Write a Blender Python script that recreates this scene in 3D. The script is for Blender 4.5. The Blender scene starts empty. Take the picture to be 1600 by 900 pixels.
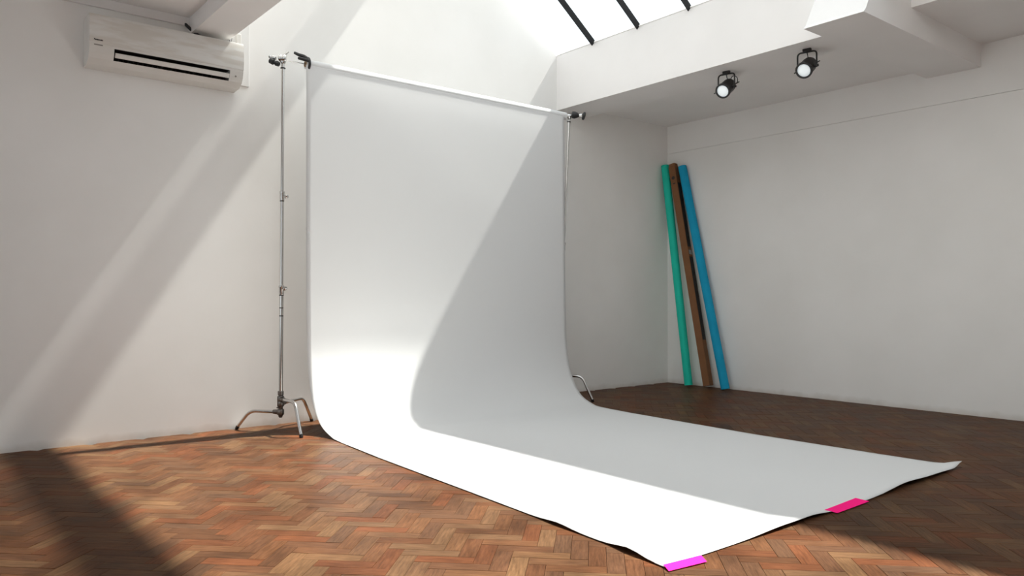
import bpy, bmesh, math, random
from mathutils import Vector, Matrix

S = 1.02            # metres per layout unit (one unit = height of the camera above the floor)
scene = bpy.context.scene
col = scene.collection

# ------------------------------------------------------------------ camera
FX, FY = 0.628, 0.778                      # horizontal viewing direction (x along back wall, y towards it)
cam_d = bpy.data.cameras.new('camera')
cam = bpy.data.objects.new('camera', cam_d)
col.objects.link(cam)
cam.location = (0, 0, S)
PITCH = math.atan(14 / 1202)
fwd = Vector((FX, FY, 0)).normalized() * math.cos(PITCH) + Vector((0, 0, math.sin(PITCH)))
cam.rotation_euler = fwd.to_track_quat('-Z', 'Y').to_euler()
cam_d.sensor_width = 36
cam_d.lens = 36 * 1202 / 1600
cam_d.clip_start = 0.05
scene.camera = cam

# ------------------------------------------------------------------ world, sun, exposure
w = bpy.data.worlds.new('sky')
scene.world = w
w.use_nodes = True
bgn = w.node_tree.nodes['Background']
bgn.inputs[0].default_value = (0.92, 0.96, 1.0, 1)
bgn.inputs[1].default_value = 1.58

K = 0.078
sun_d = bpy.data.lights.new('sun', 'SUN')
sun_d.energy = 15.5
sun_d.angle = math.radians(1.3)
sun_d.color = (1.0, 0.95, 0.88)
sun = bpy.data.objects.new('sun', sun_d)
col.objects.link(sun)
sun.location = (9, -2, 9)
sun.rotation_euler = Vector((-1.0, K, -1.555)).to_track_quat('-Z', 'Y').to_euler()

vs = scene.view_settings
vs.view_transform = 'Standard'
vs.look = 'None'
vs.exposure = 0.14
vs.gamma = 1.0
vs.use_curve_mapping = False
scene.cycles.use_denoising = True
scene.cycles.max_bounces = 14
scene.cycles.diffuse_bounces = 8
scene.cycles.transparent_max_bounces = 16
scene.cycles.sample_clamp_indirect = 8.0


# ------------------------------------------------------------------ materials
def new_mat(name):
    m = bpy.data.materials.new(name)
    m.use_nodes = True
    nt = m.node_tree
    return m, nt, nt.nodes['Principled BSDF']


def simple(name, rgb, rough=0.5, metal=0.0, emit=None, es=0.0, noise=None, bump=0.0, spec=None):
    m, nt, b = new_mat(name)
    b.inputs['Base Color'].default_value = (*rgb, 1)
    b.inputs['Roughness'].default_value = rough
    b.inputs['Metallic'].default_value = metal
    if spec is not None:
        b.inputs['Specular IOR Level'].default_value = spec
    if emit:
        b.inputs['Emission Color'].default_value = (*emit, 1)
        b.inputs['Emission Strength'].default_value = es
    if noise:
        scale, amt = noise
        tc = nt.nodes.new('ShaderNodeTexCoord')
        n = nt.nodes.new('ShaderNodeTexNoise')
        n.inputs['Scale'].default_value = scale
        n.inputs['Detail'].default_value = 5
        nt.links.new(tc.outputs['Object'], n.inputs['Vector'])
        r = nt.nodes.new('ShaderNodeMapRange')
        r.inputs[1].default_value = 0.3
        r.inputs[2].default_value = 0.7
        r.inputs[3].default_value = 1 - amt
        r.inputs[4].default_value = 1 + amt * 0.4
        nt.links.new(n.outputs[0], r.inputs[0])
        mx = nt.nodes.new('ShaderNodeVectorMath')
        mx.operation = 'SCALE'
        mx.inputs[0].default_value = rgb
        nt.links.new(r.outputs[0], mx.inputs['Scale'])
        nt.links.new(mx.outputs[0], b.inputs['Base Color'])
        if bump:
            bp = nt.nodes.new('ShaderNodeBump')
            bp.inputs['Strength'].default_value = bump
            bp.inputs['Distance'].default_value = 0.01
            n2 = nt.nodes.new('ShaderNodeTexNoise')
            n2.inputs['Scale'].default_value = scale * 14
            n2.inputs['Detail'].default_value = 4
            nt.links.new(tc.outputs['Object'], n2.inputs['Vector'])
            nt.links.new(n2.outputs[0], bp.inputs['Height'])
            nt.links.new(bp.outputs[0], b.inputs['Normal'])
    return m


def wall_material():
    m, nt, b = new_mat('white_wall_paint')
    L = nt.links.new
    tc = nt.nodes.new('ShaderNodeTexCoord')
    n = nt.nodes.new('ShaderNodeTexNoise')
    n.inputs['Scale'].default_value = 1.3
    n.inputs['Detail'].default_value = 6
    L(tc.outputs['Object'], n.inputs['Vector'])
    cr = nt.nodes.new('ShaderNodeValToRGB')
    cr.color_ramp.elements[0].position = 0.3
    cr.color_ramp.elements[0].color = (0.81, 0.80, 0.78, 1)
    cr.color_ramp.elements[1].position = 0.65
    cr.color_ramp.elements[1].color = (0.86, 0.85, 0.835, 1)
    L(n.outputs[0], cr.inputs[0])
    # scuffed dirty rim just above the floor
    sp = nt.nodes.new('ShaderNodeSeparateXYZ')
    L(tc.outputs['Object'], sp.inputs[0])
    n3 = nt.nodes.new('ShaderNodeTexNoise')
    n3.inputs['Scale'].default_value = 9
    L(tc.outputs['Object'], n3.inputs['Vector'])
    ad = nt.nodes.new('ShaderNodeMath'); ad.operation = 'MULTIPLY_ADD'
    L(n3.outputs[0], ad.inputs[0]); ad.inputs[1].default_value = -0.07; L(sp.outputs[2], ad.inputs[2])
    mr = nt.nodes.new('ShaderNodeMapRange')
    mr.inputs[1].default_value = -0.045; mr.inputs[2].default_value = 0.02
    mr.inputs[3].default_value = 0.45; mr.inputs[4].default_value = 0.0
    L(ad.outputs[0], mr.inputs[0])
    mix = nt.nodes.new('ShaderNodeMix'); mix.data_type = 'RGBA'
    L(mr.outputs[0], mix.inputs[0]); L(cr.outputs[0], mix.inputs[6])
    mix.inputs[7].default_value = (0.42, 0.36, 0.29, 1)
    L(mix.outputs[2], b.inputs['Base Color'])
    b.inputs['Roughness'].default_value = 0.7
    b.inputs['Specular IOR Level'].default_value = 0.25
    n2 = nt.nodes.new('ShaderNodeTexNoise')
    n2.inputs['Scale'].default_value = 22
    n2.inputs['Detail'].default_value = 5
    L(tc.outputs['Object'], n2.inputs['Vector'])
    bp = nt.nodes.new('ShaderNodeBump')
    bp.inputs['Strength'].default_value = 0.03
    bp.inputs['Distance'].default_value = 0.01
    L(n2.outputs[0], bp.inputs['Height'])
    L(bp.outputs[0], b.inputs['Normal'])
    return m


def wood_material():
    m, nt, b = new_mat('parquet_wood')
    L = nt.links.new
    uv = nt.nodes.new('ShaderNodeUVMap'); uv.uv_map = 'UVMap'
    oi = nt.nodes.new('ShaderNodeObjectInfo')
    geo = nt.nodes.new('ShaderNodeNewGeometry')
    att = nt.nodes.new('ShaderNodeAttribute'); att.attribute_name = 'tone'
    rnd = nt.nodes.new('ShaderNodeMath'); rnd.operation = 'ADD'
    L(oi.outputs['Random'], rnd.inputs[0]); L(att.outputs['Fac'], rnd.inputs[1])
    fr = nt.nodes.new('ShaderNodeMath'); fr.operation = 'FRACT'
    L(rnd.outputs[0], fr.inputs[0])
    cr = nt.nodes.new('ShaderNodeValToRGB')
    e = cr.color_ramp.elements
    e[0].position = 0.0; e[0].color = (0.0703, 0.0334, 0.0179, 1)
    e[1].position = 1.0; e[1].color = (0.1205, 0.0448, 0.0209, 1)
    for p, c in ((0.16, (0.0912, 0.0394, 0.0197)), (0.32, (0.0820, 0.0430, 0.0251)), (0.46, (0.1053, 0.0466, 0.0226)),
                 (0.60, (0.1004, 0.0539, 0.0297)), (0.74, (0.1235, 0.0660, 0.0332)), (0.87, (0.0942, 0.0376, 0.0186))):
        x = e.new(p); x.color = (*c, 1)
    L(fr.outputs[0], cr.inputs[0])
    # grain stretched along the block
    off = nt.nodes.new('ShaderNodeMath'); off.operation = 'MULTIPLY'
    L(fr.outputs[0], off.inputs[0]); off.inputs[1].default_value = 87.0
    comb = nt.nodes.new('ShaderNodeCombineXYZ')
    L(off.outputs[0], comb.inputs[2])
    va = nt.nodes.new('ShaderNodeVectorMath'); va.operation = 'ADD'
    L(uv.outputs[0], va.inputs[0]); L(comb.outputs[0], va.inputs[1])
    sc = nt.nodes.new('ShaderNodeVectorMath'); sc.operation = 'MULTIPLY'
    L(va.outputs[0], sc.inputs[0]); sc.inputs[1].default_value = (11, 105, 1)
    g = nt.nodes.new('ShaderNodeTexNoise')
    g.inputs['Scale'].default_value = 1.0; g.inputs['Detail'].default_value = 6; g.inputs['Roughness'].default_value = 0.65
    L(sc.outputs[0], g.inputs['Vector'])
    gr = nt.nodes.new('ShaderNodeMapRange')
    gr.inputs[1].default_value = 0.3; gr.inputs[2].default_value = 0.75
    gr.inputs[3].default_value = 0.60; gr.inputs[4].default_value = 1.36
    L(g.outputs[0], gr.inputs[0])
    # old stain clouds over the whole floor
    wpos = nt.nodes.new('ShaderNodeTexNoise')
    wpos.inputs['Scale'].default_value = 3.2; wpos.inputs['Detail'].default_value = 5
    L(geo.outputs['Position'], wpos.inputs['Vector'])
    wr = nt.nodes.new('ShaderNodeMapRange')
    wr.inputs[1].default_value = 0.32; wr.inputs[2].default_value = 0.66
    wr.inputs[3].default_value = 0.66; wr.inputs[4].default_value = 1.16
    L(wpos.outputs[0], wr.inputs[0])
    mul = nt.nodes.new('ShaderNodeMath'); mul.operation = 'MULTIPLY'
    L(gr.outputs[0], mul.inputs[0]); L(wr.outputs[0], mul.inputs[1])
    vm = nt.nodes.new('ShaderNodeVectorMath'); vm.operation = 'SCALE'
    L(cr.outputs[0], vm.inputs[0]); L(mul.outputs[0], vm.inputs['Scale'])
    L(vm.outputs[0], b.inputs['Base Color'])
    rr = nt.nodes.new('ShaderNodeMapRange')
    rr.inputs[3].default_value = 0.22; rr.inputs[4].default_value = 0.45
    L(wpos.outputs[0], rr.inputs[0])
    L(rr.outputs[0], b.inputs['Roughness'])
    b.inputs['Specular IOR Level'].default_value = 0.012
    bp = nt.nodes.new('ShaderNodeBump')
    bp.inputs['Strength'].default_value = 0.25; bp.inputs['Distance'].default_value = 0.002
    L(g.outputs[0], bp.inputs['Height'])
    L(bp.outputs[0], b.inputs['Normal'])
    return m


def obscured_glass_material():
    m = bpy.data.materials.new('obscured_skylight_glass')
    m.use_nodes = True
    nt = m.node_tree
    nt.nodes.clear()
    o = nt.nodes.new('ShaderNodeOutputMaterial')
    t = nt.nodes.new('ShaderNodeBsdfTransparent'); t.inputs[0].default_value = (0.95, 0.97, 0.97, 1)
    g = nt.nodes.new('ShaderNodeBsdfTranslucent'); g.inputs[0].default_value = (0.60, 0.60, 0.58, 1)
    mx = nt.nodes.new('ShaderNodeMixShader'); mx.inputs[0].default_value = 0.45
    nt.links.new(t.outputs[0], mx.inputs[1]); nt.links.new(g.outputs[0], mx.inputs[2])
    nt.links.new(mx.outputs[0], o.inputs[0])
    return m


def glass_material():
    m = bpy.data.materials.new('skylight_glass')
    m.use_nodes = True
    nt = m.node_tree
    nt.nodes.clear()
    o = nt.nodes.new('ShaderNodeOutputMaterial')
    t = nt.nodes.new('ShaderNodeBsdfTransparent'); t.inputs[0].default_value = (0.95, 0.97, 0.97, 1)
    g = nt.nodes.new('ShaderNodeBsdfGlossy'); g.inputs['Roughness'].default_value = 0.02
    mx = nt.nodes.new('ShaderNodeMixShader'); mx.inputs[0].default_value = 0.05
    nt.links.new(t.outputs[0], mx.inputs[1]); nt.links.new(g.outputs[0], mx.inputs[2])
    nt.links.new(mx.outputs[0], o.inputs[0])
    return m


M = {
    'wall': wall_material(),
    'ceil': simple('white_ceiling_paint', (0.85, 0.83, 0.82), 0.75, noise=(1.5, 0.04), bump=0.08, spec=0.2),
    'wood': wood_material(),
    'sub': simple('dark_floor_joint', (0.035, 0.024, 0.018), 0.9),
    'glass': glass_material(),
    'obscured': obscured_glass_material(),
    'bar': simple('dark_glazing_bar', (0.008, 0.008, 0.009), 0.6, spec=0.1),
    'paper': simple('white_backdrop_paper', (0.68, 0.685, 0.69), 0.65, noise=(0.9, 0.012), spec=0.2),
    'core': simple('cardboard_core', (0.42, 0.30, 0.19), 0.85),
    'chrome': simple('chrome_steel', (0.62, 0.61, 0.60), 0.18, 1.0),
    'dullsteel': simple('dull_cast_steel', (0.20, 0.19, 0.18), 0.42, 1.0),
    'black': simple('black_plastic', (0.012, 0.012, 0.013), 0.4),
    'blackmetal': simple('black_enamel', (0.010, 0.010, 0.011), 0.45),
    'lens': simple('frosted_lamp_lens', (0.75, 0.8, 0.82), 0.25, emit=(0.88, 0.96, 1.0), es=0.32),
    'acwhite': simple('aged_white_plastic', (0.72, 0.70, 0.665), 0.38, noise=(5, 0.05)),
    'acpanel': None,
    'acdark': simple('dark_air_outlet', (0.012, 0.011, 0.010), 0.6),
    'ink': simple('dark_print', (0.03, 0.03, 0.032), 0.5),
    'inkgrey': simple('grey_print', (0.30, 0.28, 0.26), 0.5),
    'teal': simple('teal_paper', (0.02, 0.56, 0.42), 0.7, noise=(6, 0.06), spec=0.15),
    'blue': simple('blue_paper', (0.012, 0.34, 0.56), 0.7, noise=(6, 0.06), spec=0.15),
    'card': simple('brown_cardboard', (0.21, 0.092, 0.038), 0.9, noise=(7, 0.10)),
    'cardprintshade': simple('black_box_print_and_shade', (0.018, 0.014, 0.012), 0.7),
    'tape': simple('pink_tape', (0.98, 0.025, 0.24), 0.8, spec=0.0),
    'board': simple('white_board_paint', (0.78, 0.775, 0.765), 0.6, noise=(3, 0.03)),
}


def ac_panel_material():
    m, nt, b = new_mat('white_plastic_reflection_smudges')
    L = nt.links.new
    tc = nt.nodes.new('ShaderNodeTexCoord')
    mp = nt.nodes.new('ShaderNodeMapping'); mp.inputs['Scale'].default_value = (3.0, 3, 16)
    L(tc.outputs['Object'], mp.inputs[0])
    n = nt.nodes.new('ShaderNodeTexNoise'); n.inputs['Scale'].default_value = 1.4; n.inputs['Detail'].default_value = 6
    L(mp.outputs[0], n.inputs['Vector'])
    cr = nt.nodes.new('ShaderNodeValToRGB')  # faint reflection smudges painted into the colour as darker streaks
    cr.color_ramp.elements[0].position = 0.42; cr.color_ramp.elements[0].color = (0.66, 0.63, 0.585, 1)
    cr.color_ramp.elements[1].position = 0.58; cr.color_ramp.elements[1].color = (0.745, 0.735, 0.71, 1)
    L(n.outputs[0], cr.inputs[0]); L(cr.outputs[0], b.inputs['Base Color'])
    b.inputs['Roughness'].default_value = 0.35
    return m


M['acpanel'] = ac_panel_material()


# ------------------------------------------------------------------ mesh helpers (all lengths in layout units, scaled by S)
def V(*a):
    return Vector(a)


def obj(name, bm, mat, parent=None, smooth=False, scale=S):
    if scale != 1:
        bmesh.ops.scale(bm, vec=(scale,) * 3, verts=bm.verts)
    bmesh.ops.recalc_face_normals(bm, faces=bm.faces)
    me = bpy.data.meshes.new(name)
    bm.to_mesh(me)
    bm.free()
    for mt in (mat if isinstance(mat, (list, tuple)) else [mat]):
        me.materials.append(mt)
    if smooth:
        for p in me.polygons:
            p.use_smooth = True
        me.set_sharp_from_angle(angle=math.radians(38))
    o = bpy.data.objects.new(name, me)
    col.objects.link(o)
    if parent is not None:
        o.parent = parent
        o.matrix_parent_inverse = parent.matrix_basis.inverted()
    return o


def thing(name, loc, label, cat, group=None):
    o = bpy.data.objects.new(name, None)
    o.empty_display_size = 0.1
    o.location = Vector(loc) * S
    col.objects.link(o)
    tag(o, label, cat, group)
    return o


def tag(o, label, cat, group=None):
    o['label'] = label
    o['category'] = cat
    if group:
        o['group'] = group
    return o


def struct(o, label, cat):
    o['kind'] = 'structure'
    o['label'] = label
    o['category'] = cat
    return o


def box(bm, x0, x1, y0, y1, z0, z1, bev=0.0):
    vs_ = [bm.verts.new((x, y, z)) for x in (x0, x1) for y in (y0, y1) for z in (z0, z1)]
    fs = []
    for q in ((0, 1, 3, 2), (4, 6, 7, 5), (0, 4, 5, 1), (2, 3, 7, 6), (0, 2, 6, 4), (1, 5, 7, 3)):
        fs.append(bm.faces.new([vs_[i] for i in q]))
    if bev:
        es = list({e for f in fs for e in f.edges})
        bmesh.ops.bevel(bm, geom=es, offset=bev, segments=2, affect='EDGES', profile=0.5)
    return bm


def nb():
    return bmesh.new()


def obox(bm, c, ax, ay, az, hx, hy, hz, bev=0.0):
    """box with centre c, unit axes and half sizes"""
    vs_ = []
    for i in (-1, 1):
        for j in (-1, 1):
            for k in (-1, 1):
                vs_.append(bm.verts.new(c + ax * (hx * i) + ay * (hy * j) + az * (hz * k)))
    fs = []
    for q in ((0, 1, 3, 2), (4, 6, 7, 5), (0, 4, 5, 1), (2, 3, 7, 6), (0, 2, 6, 4), (1, 5, 7, 3)):
        fs.append(bm.faces.new([vs_[i] for i in q]))
    if bev:
        es = list({e for f in fs for e in f.edges})
        bmesh.ops.bevel(bm, geom=es, offset=bev, segments=2, affect='EDGES', profile=0.5)
    return bm


def frame_of(d):
    d = d.normalized()
    up = V(0, 0, 1) if abs(d.z) < 0.9 else V(1, 0, 0)
    a = d.cross(up).normalized()
    b = d.cross(a).normalized()
    return a, b


def tube(bm, pts, r, n=12, cap=True):
    """sweep a circle along a polyline; r a number or one per point"""
    pts = [Vector(p) for p in pts]
    rs = r if isinstance(r, (list, tuple)) else [r] * len(pts)
    rings = []
    a = None
    for i, p in enumerate(pts):
        if i == 0:
            d = pts[1] - pts[0]
        elif i == len(pts) - 1:
            d = pts[-1] - pts[-2]
        else:
            d = (pts[i + 1] - p).normalized() + (p - pts[i - 1]).normalized()
        d.normalize()
        if a is None:
            a, b = frame_of(d)
        else:
            a = (a - d * a.dot(d)).normalized()
            b = d.cross(a).normalized()
        rings.append([bm.verts.new(p + a * (rs[i] * math.cos(2 * math.pi * k / n)) + b * (rs[i] * math.sin(2 * math.pi * k / n))) for k in range(n)])
    for i in range(len(rings) - 1):
        for k in range(n):
            bm.faces.new((rings[i][k], rings[i][(k + 1) % n], rings[i + 1][(k + 1) % n], rings[i + 1][k]))
    if cap:
        bm.faces.new(rings[0][::-1])
        bm.faces.new(rings[-1])
    return bm


def lathe(bm, c, d, prof, n=24, closed=False):
    """revolve (along, radius) pairs about axis d through c"""
    d = d.normalized()
    a, b = frame_of(d)
    rings = []
    for t, r in prof:
        rings.append([bm.verts.new(c + d * t + a * (r * math.cos(2 * math.pi * k / n)) + b * (r * math.sin(2 * math.pi * k / n))) for k in range(n)])
    m = len(rings)
    for i in range(m if closed else m - 1):
        for k in range(n):
            bm.faces.new((rings[i][k], rings[i][(k + 1) % n], rings[(i + 1) % m][(k + 1) % n], rings[(i + 1) % m][k]))
    if not closed:
        bm.faces.new(rings[0][::-1])
        bm.faces.new(rings[-1])
    return bm


def prism(bm, poly, axis, t0, t1, mat_idx=None):
    """extrude polygon (2D) along axis 'x' or 'y'; poly gives (y,z) or (x,z)"""
    def P(p, t):
        return (t, p[0], p[1]) if axis == 'x' else (p[0], t, p[1])
    A = [bm.verts.new(P(p, t0)) for p in poly]
    B = [bm.verts.new(P(p, t1)) for p in poly]
    bm.faces.new(A[::-1]); bm.faces.new(B)
    n = len(poly)
    for i in range(n):
        f = bm.faces.new((A[i], A[(i + 1) % n], B[(i + 1) % n], B[i]))
        if mat_idx and mat_idx[i]:
            f.material_index = mat_idx[i]
    return bm


def arc_pts(p0, p1, p2, r, n=6):
    """polyline p0-p1-p2 with the corner p1 rounded"""
    p0, p1, p2 = map(Vector, (p0, p1, p2))
    a = (p0 - p1).normalized(); b = (p2 - p1).normalized()
    s, e = p1 + a * r, p1 + b * r
    out = [p0]
    for i in range(n + 1):
        t = i / n
        out.append(s * (1 - t) ** 2 + p1 * (2 * t * (1 - t)) + e * t ** 2)
    out.append(p2)
    return out


def part_b(name, fn, mat, parent, smooth=False):
    bm = nb(); fn(bm)
    return obj(name, bm, mat, parent, smooth)


# ------------------------------------------------------------------ room shell
XL, XR, YF, YB = -2.6, 7.105, -2.6, 5.88       # inner faces
BXI, BXO = 5.34, 5.80                          # right skylight beam
LXI, LXO = 1.96, 1.69                          # left skylight beam
BZ, EZ = 2.926, 3.487                          # beam underside, eaves of the glazing
RX, RZ = (BXI + LXI) / 2, 3.487 + 0.75 * (BXI - LXI) / 2
CY0, CY1 = 2.53, 2.97                          # cross beam

gable = [(XL - .2, -.1), (XR + .2, -.1), (XR + .2, 3.3), (BXO, 3.3), (BXO, EZ), (BXI, EZ), (RX, RZ), (LXI, EZ), (LXO, EZ), (LXO, 3.3), (XL - .2, 3.3)]
struct(obj('wall_back', prism(nb(), gable, 'y', YB, YB + .2), M['wall']), 'white plastered back wall with a gable under the skylight', 'wall')
struct(obj('wall_front', prism(nb(), gable, 'y', YF - .2, YF), M['wall']), 'white plastered wall opposite the back wall', 'wall')
wr = struct(obj('wall_right', box(nb(), XR, XR + .2, YF, YB, -.1, 3.3), M['wall']), 'white plastered side wall the paper tubes lean towards', 'wall')
obj('upper_wall_band', box(nb(), XR - .010, XR + .01, YF, YB, 2.680, 3.05), M['wall'], wr)
obj('lower_wall_lining', box(nb(), XR - .010, XR + .01, YF, YB, -.012, 2.6745), M['wall'], wr)
WY0, WY1, WZ0, WZ1 = 0.2, 4.9, 0.25, 2.75         # opening of an unseen side window, added to supply fill daylight
bm = nb()
for q in ((YF, WY0, -.1, 3.3), (WY1, YB, -.1, 3.3), (WY0, WY1, -.1, WZ0), (WY0, WY1, WZ1, 3.3)):
    box(bm, XL - .2, XL, *q)
struct(obj('wall_left', bm, M['wall']), 'white plastered wall with an added daylight-fill window on the air conditioner side', 'wall')
w3 = bpy.data.objects.new('added_window', None); w3.location = (S * (XL - .1), S * (WY0 + WY1) / 2, S * WZ0); col.objects.link(w3)
struct(w3, 'added unseen window supplying fill daylight, opposite the leaning paper tubes', 'window')
for i in range(4):
    ya = WY0 + (WY1 - WY0) * i / 4; yb = WY0 + (WY1 - WY0) * (i + 1) / 4
    bm = nb()
    for q in ((ya, ya + .04, WZ0, WZ1), (yb - .04, yb, WZ0, WZ1), (ya, yb, WZ0, WZ0 + .05), (ya, yb, WZ1 - .05, WZ1)):
        box(bm, XL - .14, XL - .09, *q)
    obj('window_frame', bm, M['board'], w3)
    obj('pane', box(nb(), XL - .118, XL - .114, ya + .03, yb - .03, WZ0 + .04, WZ1 - .04), M['glass'], w3)

ceil = struct(obj('ceiling', box(nb(), XL, LXO, YF, YB, 3.05, 3.3), M['ceil']), 'white flat ceiling with beams around a raised skylight', 'ceiling')
obj('ceiling_panel', box(nb(), BXO, XR, CY1, YB, 3.0, 3.3), M['ceil'], ceil)
obj('ceiling_panel', box(nb(), BXO, XR, YF, CY0, 3.12, 3.45), M['ceil'], ceil)
obj('beam', box(nb(), BXI, BXO, CY1, YB, BZ, EZ), M['ceil'], ceil)
obj('beam', box(nb(), BXI, BXO, YF, CY0, 3.42, EZ), M['ceil'], ceil)
obj('beam', box(nb(), LXO, LXI, YF, YB, BZ, EZ), M['ceil'], ceil)
obj('cross_beam', box(nb(), BXI, XR, CY0, CY1, BZ, EZ), M['ceil'], ceil)
obj('cross_beam_stub', prism(nb(), [(BXI, BZ), (BXI, 3.33), (5.12, BZ + .03), (5.09, BZ)], 'y', CY0, CY1), M['ceil'], ceil)  # stub of the cross beam, cut short and tapered to add no shadow

# cornice strip over the air conditioner
struct(obj('trim_1', box(nb(), XL, LXO, YB - .022, YB, 2.985, 3.05, .004), M['ceil']), 'painted cover strip between ceiling and back wall', 'trim')
# white board behind the air conditioner
struct(obj('trim_2', box(nb(), 1.72, 2.134, YB - .018, YB, 2.615, 3.10, .004), M['board']), 'white painted mounting board behind the air conditioner', 'board')


# skylight: two glazed slopes
def slope(sign, name, label):
    xe = BXI if sign > 0 else LXI
    xr = RX + sign * 0.10
    def pt(u, y, off=0.0):                     # u 0 at eave, 1 at ridge; off along the outward normal
        x = xe + (xr - xe) * u
        z = EZ + 0.75 * abs(x - xe)
        return V(x + sign * 0.6 * off, y, z + 0.8 * off)
    ys = [YB - 0.54 - 0.583 * i for i in range(15) if YB - 0.54 - 0.583 * i > YF + .1]
    edges = [YB] + ys + [YF]
    def sill(bm):
        obox(bm, pt(0, (YB + YF) / 2, .015), V(0, 1, 0), (pt(1, 0) - pt(0, 0)).normalized(), V(sign * .6, 0, .8), (YB - YF) / 2, .008, .012)
    root = bpy.data.objects.new(name, None)
    root.location = pt(0, (YB + YF) / 2) * S
    col.objects.link(root)
    struct(root, label, 'skylight')
    part_b('window_frame', sill, M['ceil'], root)
    sl = (pt(1, 0) - pt(0, 0)); Ls = sl.length; sd = sl.normalized(); nn = V(sign * .6, 0, .8)
    for i in range(len(edges) - 1):
        y0, y1 = edges[i + 1], edges[i]
        part_b('pane', lambda bm: obox(bm, pt(.5, (y0 + y1) / 2, .034), V(0, 1, 0), sd, nn, (y1 - y0) / 2 - .001, Ls / 2, .002), M['glass' if sign > 0 else 'obscured'], root)
    for y in ys:
        part_b('glazing_bar', lambda bm: obox(bm, pt(.5, y, -.004), V(0, 1, 0), sd, nn, .0035, Ls / 2, .034), M['bar'], root)
    return root


slope(1, 'window_1', 'sloping glazed skylight with dark glazing bars above the spotlights')
slope(-1, 'window_2', 'sloping glazed skylight on the air conditioner side of the ridge')
struct(obj('trim_3', prism(nb(), [(RX - .15, RZ - .16), (RX - .11, RZ - .18), (RX + .11, RZ - .21), (RX + .15, RZ - .19), (RX + .10, RZ - .03), (RX, RZ + .02), (RX - .10, RZ - .03)], 'y', YF, YB), M['ceil']),
       'white ridge board along the top of the skylight', 'ridge')

# ------------------------------------------------------------------ floor
floor = struct(obj('floor', box(nb(), XL - .2, XR + .2, YF - .2, YB + .2, -.12, -.012), M['sub']), 'worn herringbone floor of brown wooden blocks', 'floor')

BL, BW, BH = 0.230, 0.070, 0.014        # metres
random.seed(7)


def left_edge(y):
    P = [(1.85, 2.224), (2.17, 2.256), (3.17, 2.307), (4.23, 2.358), (5.02, 2.418), (5.3, 2.416), (9, 2.416)]
    return interp(P, y)


def right_edge(y):
    P = [(1.85, 4.895), (2.4, 4.882), (3.23, 4.880), (3.97, 4.920), (4.49, 4.952), (5.04, 5.02), (5.3, 5.04), (5.45, 5.052), (9, 5.052)]
    return interp(P, y)


def interp(P, y):
    if y <= P[0][0]:
        return P[0][1]
    for (a, va), (b, vb) in zip(P, P[1:]):
        if y <= b:
            return va + (vb - va) * (y - a) / (b - a)
    return P[-1][1]


def proj(x, y, z):
    """metres to photo pixels"""
    c = Vector((x, y, z)) - Vector((0, 0, S))
    r = Vector((FY, -FX, 0)).normalized()
    u = r.cross(fwd)
    d = c.dot(fwd)
    if d < 0.05:
        return None
    return 800 + 1202 * c.dot(r) / d, 450 - 1202 * c.dot(u) / d


blocks = []
ca = math.cos(math.pi / 4)
for t in range(-60, 61):
    for k in range(-220, 221):
        ox, oy = k * BW + t * BL, k * BW - t * BL
        for hv in (0, 1):
            if hv == 0:
                cx, cy, ang = ox + BL / 2, oy + BW / 2, 0.0
            else:
                cx, cy, ang = ox + BL + BW / 2, oy + BW - BL / 2, math.pi / 2
            X = (cx - cy) * ca + 2.113
            Y = (cx + cy) * ca + 2.047
            if XL * S - .1 < X < XR * S + .06 and YF * S - .1 < Y < YB * S + .06:
                blocks.append((X, Y, ang + math.pi / 4))


def block_corners(X, Y, a):
    c, s = math.cos(a), math.sin(a)
    return [(X + c * u - s * v, Y + s * u + c * v) for u, v in ((-BL / 2, -BW / 2), (BL / 2, -BW / 2), (BL / 2, BW / 2), (-BL / 2, BW / 2))]


def seen_area(b):
    X, Y, a = b
    px = []
    n_under = 0
    for (x, y) in block_corners(X, Y, a):
        p = proj(x, y, 0)
        if p is None or not (-30 < p[0] < 1630 and -30 < p[1] < 925):
            return 0
        px.append(p)
        if left_edge(y / S) < x / S < right_edge(y / S) and y / S > 1.86:
            n_under += 1
    cx = sum(p[0] for p in px) / 4; cy = sum(p[1] for p in px) / 4
    if n_under == 4 or not (0 < cx < 1600 and 0 < cy < 900):
        return 0
    A = 0
    for i in range(4):
        A += px[i][0] * px[(i + 1) % 4][1] - px[(i + 1) % 4][0] * px[i][1]
    return abs(A) / 2


def block_verts(l, w, h, g=0.0006, ch=0.0007):
    l, w = l / 2 - g, w / 2 - g
    return [(-l, -w, -h), (l, -w, -h), (l, w, -h), (-l, w, -h), (-l, -w, -ch), (l, -w, -ch), (l, w, -ch), (-l, w, -ch),
            (-l + ch, -w + ch, 0), (l - ch, -w + ch, 0), (l - ch, w - ch, 0), (-l + ch, w - ch, 0)]


BF = [(0, 1, 5, 4), (1, 2, 6, 5), (2, 3, 7, 6), (3, 0, 4, 7), (4, 5, 9, 8), (5, 6, 10, 9), (6, 7, 11, 10), (7, 4, 8, 11), (8, 9, 10, 11)]


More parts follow.
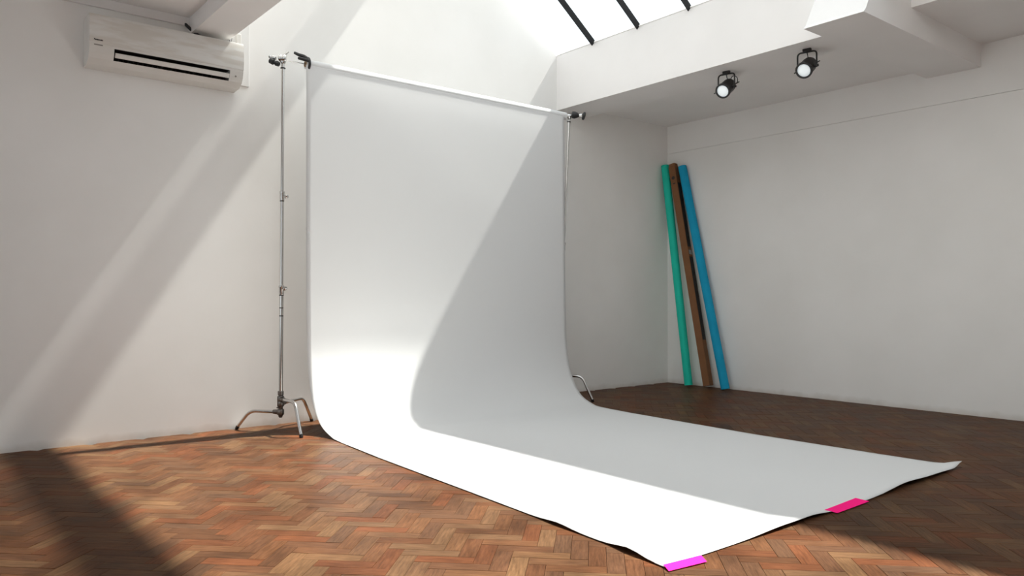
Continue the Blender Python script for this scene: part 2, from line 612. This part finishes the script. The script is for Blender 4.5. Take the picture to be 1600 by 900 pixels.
def blocks_mesh(name, items):
    verts, faces, uvs, tones = [], [], [], []
    base = block_verts(BL, BW, BH)
    for (X, Y, a, dz, tx, ty, tone) in items:
        c, s = math.cos(a), math.sin(a)
        o = len(verts)
        for (u, v, h) in base:
            verts.append((X + c * u - s * v, Y + s * u + c * v, h + dz + tx * u + ty * v))
        for f in BF:
            faces.append([o + i for i in f])
            uvs += [(base[i][0] + tone * 3.1, base[i][1]) for i in f]
            tones.append(tone)
    me = bpy.data.meshes.new(name)
    me.from_pydata(verts, [], faces)
    uvl = me.uv_layers.new(name='UVMap')
    for i, (u, v) in enumerate(uvs):
        uvl.data[i].uv = (u, v)
    at = me.attributes.new('tone', 'FLOAT', 'FACE')
    at.data.foreach_set('value', tones)
    me.materials.append(M['wood'])
    return me


ranked = sorted(blocks, key=seen_area, reverse=True)
near, rest = ranked[:300], ranked[300:]
bme = blocks_mesh('parquet_block', [(0, 0, 0, 0, 0, 0, 0.0)])
for (X, Y, a) in near:
    o = bpy.data.objects.new('parquet_block', bme)
    o.location = (X, Y, random.uniform(-.0006, .0003))
    o.rotation_euler = (random.gauss(0, .002), random.gauss(0, .0009), a)
    col.objects.link(o)
    o.parent = floor
rm = blocks_mesh('parquet_blocks', [(X, Y, a, random.uniform(-.0006, .0003), random.gauss(0, .0009), random.gauss(0, .002), random.random()) for (X, Y, a) in rest])
ro = bpy.data.objects.new('parquet_field', rm)
col.objects.link(ro)
ro.parent = floor
ro['kind'] = 'stuff'

# ------------------------------------------------------------------ backdrop paper
RY, RZR, RR = 5.490, 2.76, 0.037
RX0, RX1 = 2.427, 5.095
bd = thing('paper_backdrop', (3.74, 5.2, 0), 'white seamless paper backdrop sweeping from a raised roll onto the floor', 'backdrop')
part_b('paper_roll', lambda bm: lathe(bm, V(RX0, RY, RZR), V(1, 0, 0), [(0, .022), (0, RR), (RX1 - RX0, RR), (RX1 - RX0, .022)], 32, True), M['paper'], bd, True)
part_b('cardboard_core', lambda bm: lathe(bm, V(RX0 - .006, RY, RZR), V(1, 0, 0), [(0, .016), (0, .0222), (RX1 - RX0 + .012, .0222), (RX1 - RX0 + .012, .016)], 24, True), M['core'], bd, True)


def catmull(P, n):
    out = []
    for i in range(len(P) - 1):
        p0 = P[max(i - 1, 0)]; p1 = P[i]; p2 = P[i + 1]; p3 = P[min(i + 2, len(P) - 1)]
        for j in range(n):
            t = j / n
            out.append(tuple(0.5 * ((2 * p1[k]) + (-p0[k] + p2[k]) * t + (2 * p0[k] - 5 * p1[k] + 4 * p2[k] - p3[k]) * t * t + (-p0[k] + 3 * p1[k] - 3 * p2[k] + p3[k]) * t ** 3) for k in range(2)))
    out.append(P[-1])
    return out


def sheet(bm):
    prof = catmull([(RY - RR * .93, RZR - RR * .36), (RY - RR * .94, 2.70), (RY - RR - .002, 2.5), (5.449, 2.0), (5.444, 1.30), (5.434, .83), (5.415, .52), (5.348, .27), (5.215, .095), (5.03, .018), (4.86, .005), (4.6, .005)], 8)
    y = 4.6
    while y > 1.862:
        y -= 0.055
        prof.append((max(y, 1.862), .005))
    NU = 72
    rows = []
    for (y, z) in prof:
        row = []
        xl, xr = left_edge(y), right_edge(y)
        for i in range(NU + 1):
            u = i / NU
            x = xl + (xr - xl) * u
            zz, yy = z, y
            if z < .02:
                # free edges lift off the boards here and there
                dn = y - 1.862
                le = math.exp(-((x - xl) / .07) ** 2)
                lift = .010 * math.exp(-((y - 2.50) / .10) ** 2) + .017 * math.exp(-((y - 2.06) / .09) ** 2)
                zz += lift * le
                fe = math.exp(-(dn / .12) ** 2)
                f = .013 * math.exp(-((x - 3.02) / .22) ** 2) + .010 * math.exp(-((x - 3.25) / .12) ** 2) + .020 * math.exp(-((x - 4.15) / .22) ** 2) + .012 * math.exp(-((x - 4.55) / .3) ** 2)
                zz += f * fe
                rc = math.exp(-(((x - xr) / .07) ** 2 + (dn / .07) ** 2))
                zz += .03 * rc
                yy = y + .028 * math.sin(math.pi * u) * math.exp(-(dn / .5) ** 2) * -0.4
            row.append(bm.verts.new((x, yy, zz)))
        rows.append(row)
    for r0, r1 in zip(rows, rows[1:]):
        for i in range(NU):
            bm.faces.new((r0[i], r0[i + 1], r1[i + 1], r1[i]))


sh = part_b('paper_sheet', sheet, M['paper'], bd, True)
so = sh.modifiers.new('thickness', 'SOLIDIFY'); so.thickness = 0.0012; so.offset = 1.0


# tape strips
def tape(corners, z, label):
    def f(bm):
        N = 8
        (a, b, c, d) = corners
        rows = []
        for i in range(N + 1):
            t = i / N
            p = V(*a).lerp(V(*b), t); q = V(*d).lerp(V(*c), t)
            if i in (0, N):
                pass
            rows.append([bm.verts.new((p.x, p.y, p.z)), bm.verts.new(((p.x + q.x) / 2, (p.y + q.y) / 2, (p.z + q.z) / 2 + .0005)), bm.verts.new((q.x, q.y, q.z))])
        for r0, r1 in zip(rows, rows[1:]):
            for j in (0, 1):
                bm.faces.new((r0[j], r0[j + 1], r1[j + 1], r1[j]))
    o = part_b('tape_strip', f, M['tape'], None)
    s = o.modifiers.new('thickness', 'SOLIDIFY'); s.thickness = 0.0006; s.offset = 0
    tag(o, label, 'tape')
    return o


tape([(2.205, 1.825, .0045), (2.395, 1.800, .0045), (2.425, 1.850, .010), (2.230, 1.872, .010)], 0, 'pink tape strip on the sunlit corner of the white paper')
tape([(3.400, 1.825, .0045), (3.715, 1.832, .0045), (3.705, 1.895, .010), (3.385, 1.880, .010)], 0, 'pink tape strip halfway along the shaded end of the paper')


# ------------------------------------------------------------------ stands
def stand(bx, by, tx, ty, top, feet, label, heads, mid=1.76, turn=1):
    """C-stand: base at (bx,by), top of the column at (tx,ty,top)"""
    root = thing('light_stand', (bx, by, 0), label, 'stand')
    A, B = V(bx, by, 0), V(tx, ty, top)
    def at(z):
        return A.lerp(B, z / top)
    # three legs sleeved at different heights on the hub
    for (fx, fy, hz) in feet:
        c = at(hz)
        e = V(fx, fy, .012)
        dirh = V(fx - c.x, fy - c.y, 0)
        knee = c + dirh * .70
        start = c + dirh.normalized() * .012
        lg = part_b('leg', lambda bm: tube(bm, arc_pts(start, knee, e, .055, 8), .0125, 14), M['chrome'], root, True)
        part_b('foot_cap', lambda bm: tube(bm, [e + (knee - e).normalized() * .014, V(fx, fy, .006), V(fx, fy, .0)], [.0140, .0145, .012], 14), M['black'], lg, True)
        part_b('leg_sleeve', lambda bm: (lathe(bm, c + V(0, 0, -.022), V(0, 0, 1), [(0, .022), (.006, .026), (.038, .026), (.044, .022)], 18),
                                         tube(bm, [c, c + dirh.normalized() * .06], [.022, .0155], 14)), M['dullsteel'], root, True)
    part_b('base_hub', lambda bm: (lathe(bm, at(.10), at(1) - at(0), [(0, .010), (.012, .0165), (.165, .0165), (.170, .022), (.195, .022), (.200, .016)], 18),), M['dullsteel'], root, True)
    part_b('base_screw', lambda bm: tube(bm, [at(.18) + V(-.01, -.008, 0), at(.18) + V(-.038, -.028, 0)], .006, 10), M['dullsteel'], root, True)
    # telescoping column
    d = (B - A)
    z1, z2 = 1.055, mid
    part_b('lower_tube', lambda bm: tube(bm, [at(.28), at(z1)], .0150, 18), M['chrome'], root, True)
    part_b('middle_tube', lambda bm: tube(bm, [at(z1 - .02), at(z2)], .0130, 18), M['chrome'], root, True)
    part_b('upper_tube', lambda bm: tube(bm, [at(z2 - .02), B], .0112, 16), M['chrome'], root, True)
    side = V(FY, -FX, 0) * turn            # across the view so the knobs show as in the photo
    for z, r in ((z1, .0185), (z2, .0165)):
        cl = part_b('locking_collar', lambda bm: lathe(bm, at(z - .04), d, [(0, r * .93), (.006, r), (.05, r), (.056, r * 1.12), (.068, r * 1.12), (.072, r * .8)], 20), M['chrome'], root, True)
        part_b('collar_ring', lambda bm: lathe(bm, at(z - .046), d, [(0, r * .95), (.006, r * .95)], 18), M['black'], root, True)
        kd = (side + V(-.35, -.5, .0)).normalized() if z > 1.5 else (side * .8 + V(-.3, -.4, .5)).normalized()
        c = at(z - .012)
        kb = part_b('locking_knob', lambda bm: (tube(bm, [c, c + kd * .035], .006, 10),
                                                 lathe(bm, c + kd * .03, kd, [(0, .008), (.004, .014), (.022, .014), (.028, .009)], 12)), M['chrome'], cl, True)
    part_b('collar_ring', lambda bm: lathe(bm, at(z1 - .14), d, [(0, .0156), (.007, .0156)], 18), M['black'], root, True)
    part_b('collar_ring', lambda bm: lathe(bm, at(z1 - .20), d, [(0, .0156), (.007, .0156)], 18), M['black'], root, True)
    part_b('collar_ring', lambda bm: lathe(bm, at(top - .055), d, [(0, .019), (.006, .019)], 18), M['black'], root, True)
    heads(root, B)
    return root


side = V(FY, -FX, 0)


def head_left(root, B):
    toward = V(-FX, -FY, 0)
    c = B + V(0, 0, .02)
    gh = part_b('grip_head', lambda bm: (lathe(bm, B + V(0, 0, -.02), V(0, 0, 1), [(0, .014), (.01, .020), (.045, .020), (.055, .012)], 16),
                                         lathe(bm, c + side * -.028 + toward * .01, side, [(0, .020), (.008, .028), (.020, .028), (.024, .024), (.032, .024), (.036, .028), (.048, .028), (.056, .020)], 20),
                                         obox(bm, c + V(0, 0, .028) + side * .012, (side + V(0, 0, .9)).normalized(), toward, V(0, 0, 1).cross(toward).normalized(), .034, .010, .008, .002)), M['chrome'], root, True)
    part_b('grip_lever', lambda bm: tube(bm, [c + V(0, 0, .02), c + side * .03 + V(0, 0, .055)], [.007, .004], 10), M['chrome'], gh, True)
    kd = (side * -1 + V(0, 0, -.15)).normalized()
    k0 = c + side * -.03 + V(0, 0, -.012)
    part_b('grip_knob', lambda bm: lathe(bm, c + side * -.018 + V(0, 0, -.052) + toward * .02, (side * -.90 + V(0, 0, .40)).normalized(), [(0, .008), (.006, .017), (.03, .021), (.036, .015), (.044, .015), (.05, .023), (.080, .021), (.086, .012)], 16), M['black'], gh, True)
    part_b('grip_knob', lambda bm: lathe(bm, c + side * -.048 + V(0, 0, .004), (side * -.95 + V(0, 0, .22)).normalized(), [(0, .012), (.006, .018), (.030, .018), (.036, .010), (.050, .010), (.054, .014), (.060, .010)], 16), M['chrome'], gh, True)


def head_right(root, B):
    toward = V(-FX, -FY, 0)
    c = B + V(0, 0, .005)
    gh = part_b('grip_head', lambda bm: (lathe(bm, B + V(0, 0, -.03), V(0, 0, 1), [(0, .012), (.006, .019), (.03, .019), (.045, .014)], 16),
                                         lathe(bm, c + side * -.035, side, [(0, .012), (.01, .020), (.05, .020), (.06, .014)], 18)), M['chrome'], root, True)
    part_b('grip_knob', lambda bm: lathe(bm, c + side * .02 + V(0, 0, .014), (side + V(0, 0, -.12)).normalized(), [(0, .014), (.008, .034), (.035, .036), (.060, .026), (.078, .014)], 16), M['black'], gh, True)
    part_b('grip_joint', lambda bm: lathe(bm, c + side * .09 + V(0, 0, .0), (side + V(0, 0, .1)).normalized(), [(0, .010), (.006, .018), (.034, .022), (.04, .014)], 16), M['chrome'], gh, True)
    part_b('grip_knob', lambda bm: lathe(bm, c + side * .128 + V(0, 0, .004), (side + V(0, 0, -.25)).normalized(), [(0, .020), (.006, .038), (.022, .040), (.030, .028)], 18), M['black'], gh, True)


stand(2.268, 5.56, 2.272, 5.545, 2.765,
      [(2.045, 5.850, .142), (2.272, 5.195, .240), (2.640, 5.835, .205)],
      'chrome light stand holding the backdrop end beside the air conditioner', head_left)
stand(5.025, 5.53, 5.150, 5.49, 2.765,
      [(5.205, 5.225, .240), (5.28, 5.82, .205), (4.66, 5.62, .142)],
      'chrome light stand holding the backdrop end towards the leaning paper tubes', head_right, 1.50, -1)

cb = part_b('crossbar', lambda bm: tube(bm, [(2.268, RY + .02, RZR + .004), (2.40, RY, RZR), (5.10, RY, RZR), (5.15, RY, RZR + .004)], .0045, 12), M['chrome'], None, True)
tag(cb, 'thin metal crossbar running through the white paper roll', 'crossbar')

# black spring clamp gripping the roll end
sc_ = thing('spring_clamp', (RX0, RY, RZR), 'black spring clamp gripping the end of the white paper roll', 'clamp')
up = V(0, 0, 1)


def clamp_jaw(bm):
    pts = []
    for i in range(13):
        a = math.radians(-60 + 190 * i / 12)
        pts.append(V(RX0 + .012, RY - math.cos(a) * .047, RZR + math.sin(a) * .047))
    tube(bm, pts, .010, 10)


jaw = part_b('clamp_jaw', clamp_jaw, M['black'], sc_, True)
hp = V(RX0 + .010, RY - .03, RZR + .032)
part_b('clamp_handle', lambda bm: tube(bm, [hp, hp + side * -.035 + up * .022, hp + side * -.075 + up * .034, hp + side * -.108 + up * .050], [.011, .013, .0125, .010], 12), M['black'], sc_, True)
hp2 = V(RX0 + .006, RY - .046, RZR + .016)
part_b('clamp_handle', lambda bm: tube(bm, [hp2, hp2 + side * -.035 + up * .010, hp2 + side * -.066 + up * .018, hp2 + side * -.082 + up * .020], [.011, .013, .0125, .010], 12), M['black'], sc_, True)

# ------------------------------------------------------------------ air conditioner
ac = thing('air_conditioner', (1.51, YB, 2.555), 'white wall-mounted air conditioner with a dark louvred outlet', 'air conditioner')
AX0, AX1 = 1.005, 2.022
prof_full = [(0, 2.88), (.165, 2.88), (.192, 2.872), (.203, 2.80), (.205, 2.72), (.200, 2.664), (.190, 2.625), (.168, 2.592), (.115, 2.562), (0, 2.555)]
prof_mid = [(0, 2.88), (.165, 2.88), (.192, 2.872), (.203, 2.80), (.205, 2.72), (.200, 2.664), (.11, 2.668), (.085, 2.612), (.168, 2.592), (.115, 2.562), (0, 2.555)]
W = lambda P: [(YB - .002 - d, z) for d, z in P]
part_b('body', lambda bm: (prism(bm, W(prof_full), 'x', AX0, 1.155), prism(bm, W(prof_mid), 'x', 1.155, 1.925, [0, 0, 0, 0, 0, 1, 1, 1, 0, 0, 0]), prism(bm, W(prof_full), 'x', 1.925, AX1)),
       [M['acwhite'], M['acdark']], ac)
pan = [(.150, 2.884), (.193, 2.878), (.2035, 2.855), (.2080, 2.80), (.2100, 2.74), (.2080, 2.688), (.2060, 2.681), (.195, 2.681), (.195, 2.86), (.150, 2.875)]
fp = part_b('front_panel', lambda bm: prism(bm, W(pan), 'x', AX0 - .001, AX1 + .001), M['acpanel'], ac, True)
lou = [(.193, 2.641), (.197, 2.637), (.186, 2.614), (.180, 2.610), (.178, 2.614), (.184, 2.624)]
part_b('louver', lambda bm: prism(bm, W(lou), 'x', 1.162, 1.922), M['acwhite'], ac, True)
for i in range(24):
    xx = 1.19 + i * .0307
    part_b('vane', lambda bm: box(bm, xx, xx + .003, YB - .165, YB - .12, 2.602, 2.655), M['acdark'], ac)
part_b('receiver_window', lambda bm: lathe(bm, V(1.968, YB - .196, 2.628), V(0, -1, -.25), [(0, .007), (.004, .006)], 14), M['inkgrey'], ac, True)


def text(s, size, loc, mat, name, parent):
    cu = bpy.data.curves.new(name, 'FONT')
    cu.body = s
    cu.size = size * S
    cu.extrude = 0.0006
    cu.offset = 0.0009
    tmp = bpy.data.objects.new(name, cu)
    col.objects.link(tmp)
    bpy.context.view_layer.update()
    me = bpy.data.meshes.new_from_object(tmp.evaluated_get(bpy.context.evaluated_depsgraph_get()))
    bpy.data.objects.remove(tmp)
    me.transform(Matrix.Translation(Vector(loc) * S) @ Matrix.Rotation(math.pi / 2, 4, 'X'))
    me.materials.clear(); me.materials.append(mat)
    o = bpy.data.objects.new(name, me)
    col.objects.link(o)
    o.parent = parent
    o.matrix_parent_inverse = parent.matrix_basis.inverted()
    return o


text('Panasonic', .0135, (1.030, YB - .2112, 2.700), M['ink'], 'lettering', ac)
part_b('model_print', lambda bm: box(bm, 1.032, 1.085, YB - .2035, YB - .2015, 2.668, 2.676), M['inkgrey'], ac)
# conduit and cable above it
part_b('cable', lambda bm: tube(bm, [(1.66, YB - .01, 3.00), (1.69, YB - .05, 2.955), (1.73, YB - .08, 2.915), (1.79, YB - .10, 2.875)], .012, 10), M['black'], ac, True)
part_b('cable', lambda bm: tube(bm, [(1.985, YB - .04, 2.955), (1.965, YB - .07, 2.91), (1.93, YB - .09, 2.875)], .009, 10), M['black'], ac, True)
part_b('pipe_cover', lambda bm: box(bm, 2.025, 2.062, YB - .05, YB - .02, 2.72, 3.0, .006), M['acwhite'], ac)


# ------------------------------------------------------------------ spotlights
def spotlight(mx, my, label, loop):
    root = thing('spotlight', (mx, my, BZ), label, 'spotlight', 'black spotlights under the skylight beam')
    R_, F_, Z_ = V(FY, -FX, 0), V(FX, FY, 0), V(0, 0, 1)
    d = (R_ * -.126 + F_ * -.158 + Z_ * -.118).normalized()
    hor = Z_.cross(d).normalized()
    c = V(mx, my, BZ - .142)
    r = .0605
    L0, L1 = -.105, .085
    part_b('mount_plate', lambda bm: obox(bm, V(mx, my, BZ - .010), hor, hor.cross(Z_).normalized(), Z_, .032, .013, .0105, .003), M['blackmetal'], root)
    part_b('mount_stem', lambda bm: tube(bm, [V(mx, my, BZ - .015), V(mx, my, BZ - .034)], .008, 10), M['blackmetal'], root, True)
    top = BZ - .026
    def yoke(bm):
        s1 = c + hor * (r + .012); s2 = c - hor * (r + .012)
        pts = arc_pts(s1, V(s1.x, s1.y, top), V(mx, my, top), .03, 6)[:-1] + arc_pts(V(mx, my, top), V(s2.x, s2.y, top), s2, .03, 6)[1:]
        tube(bm, pts, .0065, 10)
    yk = part_b('yoke', yoke, M['blackmetal'], root, True)
    for sgn in (1, -1):
        part_b('yoke_knob', lambda bm: lathe(bm, c + hor * sgn * (r - .004), hor * sgn, [(0, .014), (.018, .014), (.022, .010), (.030, .010)], 14), M['black'], yk, True)
    part_b('body', lambda bm: lathe(bm, c, d, [(L0, .030), (L0 + .012, .048), (L0 + .03, .056), (L0 + .05, .058), (L1 - .02, .058), (L1, .058), (L1, .050), (L0 + .06, .050)], 36), M['blackmetal'], root, True)
    part_b('front_ring', lambda bm: lathe(bm, c + d * (L1 - .022), d, [(0, .057), (0, .063), (.028, .064), (.032, .061), (.032, .0495), (.020, .0495)], 40, True), M['blackmetal'], root, True)
    part_b('lens', lambda bm: lathe(bm, c + d * (L1 - .008), d, [(0, .0496), (.008, .0496), (.012, .040), (.0145, .022), (.015, .004)], 36), M['lens'], root, True)
    perp = (d.cross(hor)).normalized()
    if perp.z > 0:
        perp = -perp
    part_b('ring_catch', lambda bm: obox(bm, c + d * (L1 - .006) - R_ * .066 + Z_ * -.020, (R_ * -1 + Z_ * -.5).normalized(), d, (R_ * -1 + Z_ * -.5).normalized().cross(d), .012, .008, .005, .001), M['blackmetal'], root)
    part_b('rear_handle', lambda bm: tube(bm, [c + d * (L0 + .02) + R_ * .035, c + d * (L0 - .05) + R_ * .055 + Z_ * .002], [.006, .005], 10), M['blackmetal'], root, True)
    if loop:
        b0 = c + d * (L0 + .01) + Z_ * .02
        pts = []
        for i in range(15):
            a = math.radians(-120 + 290 * i / 14)
            pts.append(b0 + R_ * (.034 + .030 * math.cos(a)) + Z_ * (.016 + .036 * math.sin(a)))
        part_b('cable', lambda bm: tube(bm, pts, .0035, 8), M['black'], root, True)
    part_b('cable', lambda bm: tube(bm, [V(mx, my, BZ - .03), V(mx, my, BZ - .06) + R_ * .006, c + d * -.03 + Z_ * .056], .0035, 8), M['black'], root, True)
    return root


spotlight(5.53, 3.94, 'black spotlight with a cable loop on the skylight beam, nearer the back wall', True)
spotlight(5.517, 3.19, 'black spotlight without a cable loop on the beam, nearer the cross beam', False)


# ------------------------------------------------------------------ leaning tubes in the corner
def tube_roll(base, top, r, mat, label):
    b, t = V(*base), V(*top)
    d = (t - b)
    root = thing('paper_tube', base, label, 'paper roll', None)
    L = d.length
    part_b('paper_wrap', lambda bm: lathe(bm, b, d, [(0, r * .7), (0, r), (L, r), (L, r * .7)], 28, True), mat, root, True)
    part_b('cardboard_core', lambda bm: lathe(bm, b + d.normalized() * .003, d, [(0, r * .56), (0, r * .71), (L - .006 + .004, r * .71), (L - .006 + .004, r * .56)], 24, True), M['core'], root, True)
    return root


tube_roll((6.962, 5.475, .012), (6.983, 5.822, 2.525), .0455, M['teal'], 'teal paper roll leaning in the corner beside the brown box')
tube_roll((6.975, 4.995, .012), (7.045, 5.622, 2.495), .0470, M['blue'], 'blue paper roll leaning on the side wall beside the brown box')


def long_box(base, top):
    b, t = V(*base), V(*top)
    d = (t - b).normalized()
    L = (t - b).length
    root = thing('cardboard_box', base, 'long brown cardboard box leaning between the teal and blue rolls', 'box')
    # faces turned so that one side looks at the room and one along the wall
    ax = (V(.13, -.99, 0) - d * d.dot(V(.13, -.99, 0))).normalized()
    ay = d.cross(ax).normalized()
    hw = .0415
    c = (b + t) / 2
    part_b('box_body', lambda bm: obox(bm, c, ax, ay, d, hw, hw, L / 2, .003), M['card'], root)
    # open flaps at the top
    for s_, n_ in ((ax, 1), (ay, -1)):
        part_b('flap', lambda bm: obox(bm, t + d * .012 + s_ * n_ * (hw - .006), s_, s_.cross(d), d, .003, hw * .8, .02), M['card'], root)
    return root, b, t, d, ax, ay, hw, L


lb, b_, t_, d_, ax_, ay_, hw_, L_ = long_box((6.985, 5.225, .025), (7.016, 5.727, 2.50))


def face_patch(name, n_, w_, f0, f1, ww, mat, off=0.0):
    """flat print, or painted shade, on the box face with normal n_; f0..f1 along the length, ww half width"""
    c = b_.lerp(t_, (f0 + f1) / 2) + n_ * (hw_ + .0004) + w_ * off
    return part_b(name, lambda bm: obox(bm, c, n_, w_, d_, .0006, ww, L_ * (f1 - f0) / 2), mat, lb)


face_patch('print_shade_panel', ax_, ay_, .20, .575, .034, M['cardprintshade'])
face_patch('printed_label', ax_, ay_, .585, .605, .026, M['inkgrey'])
face_patch('print_shade_panel', ax_, ay_, .62, .92, .034, M['cardprintshade'])  # shade beside the neighbouring roll, painted as a dark panel
part_b('hand_hole', lambda bm: lathe(bm, b_.lerp(t_, .945) - ay_ * (hw_ - .002), -ay_, [(0, .020), (.0032, .020)], 18), M['cardprintshade'], lb)
face_patch('printed_mark', -ay_, ax_, .916, .921, .016, M['cardprintshade'])
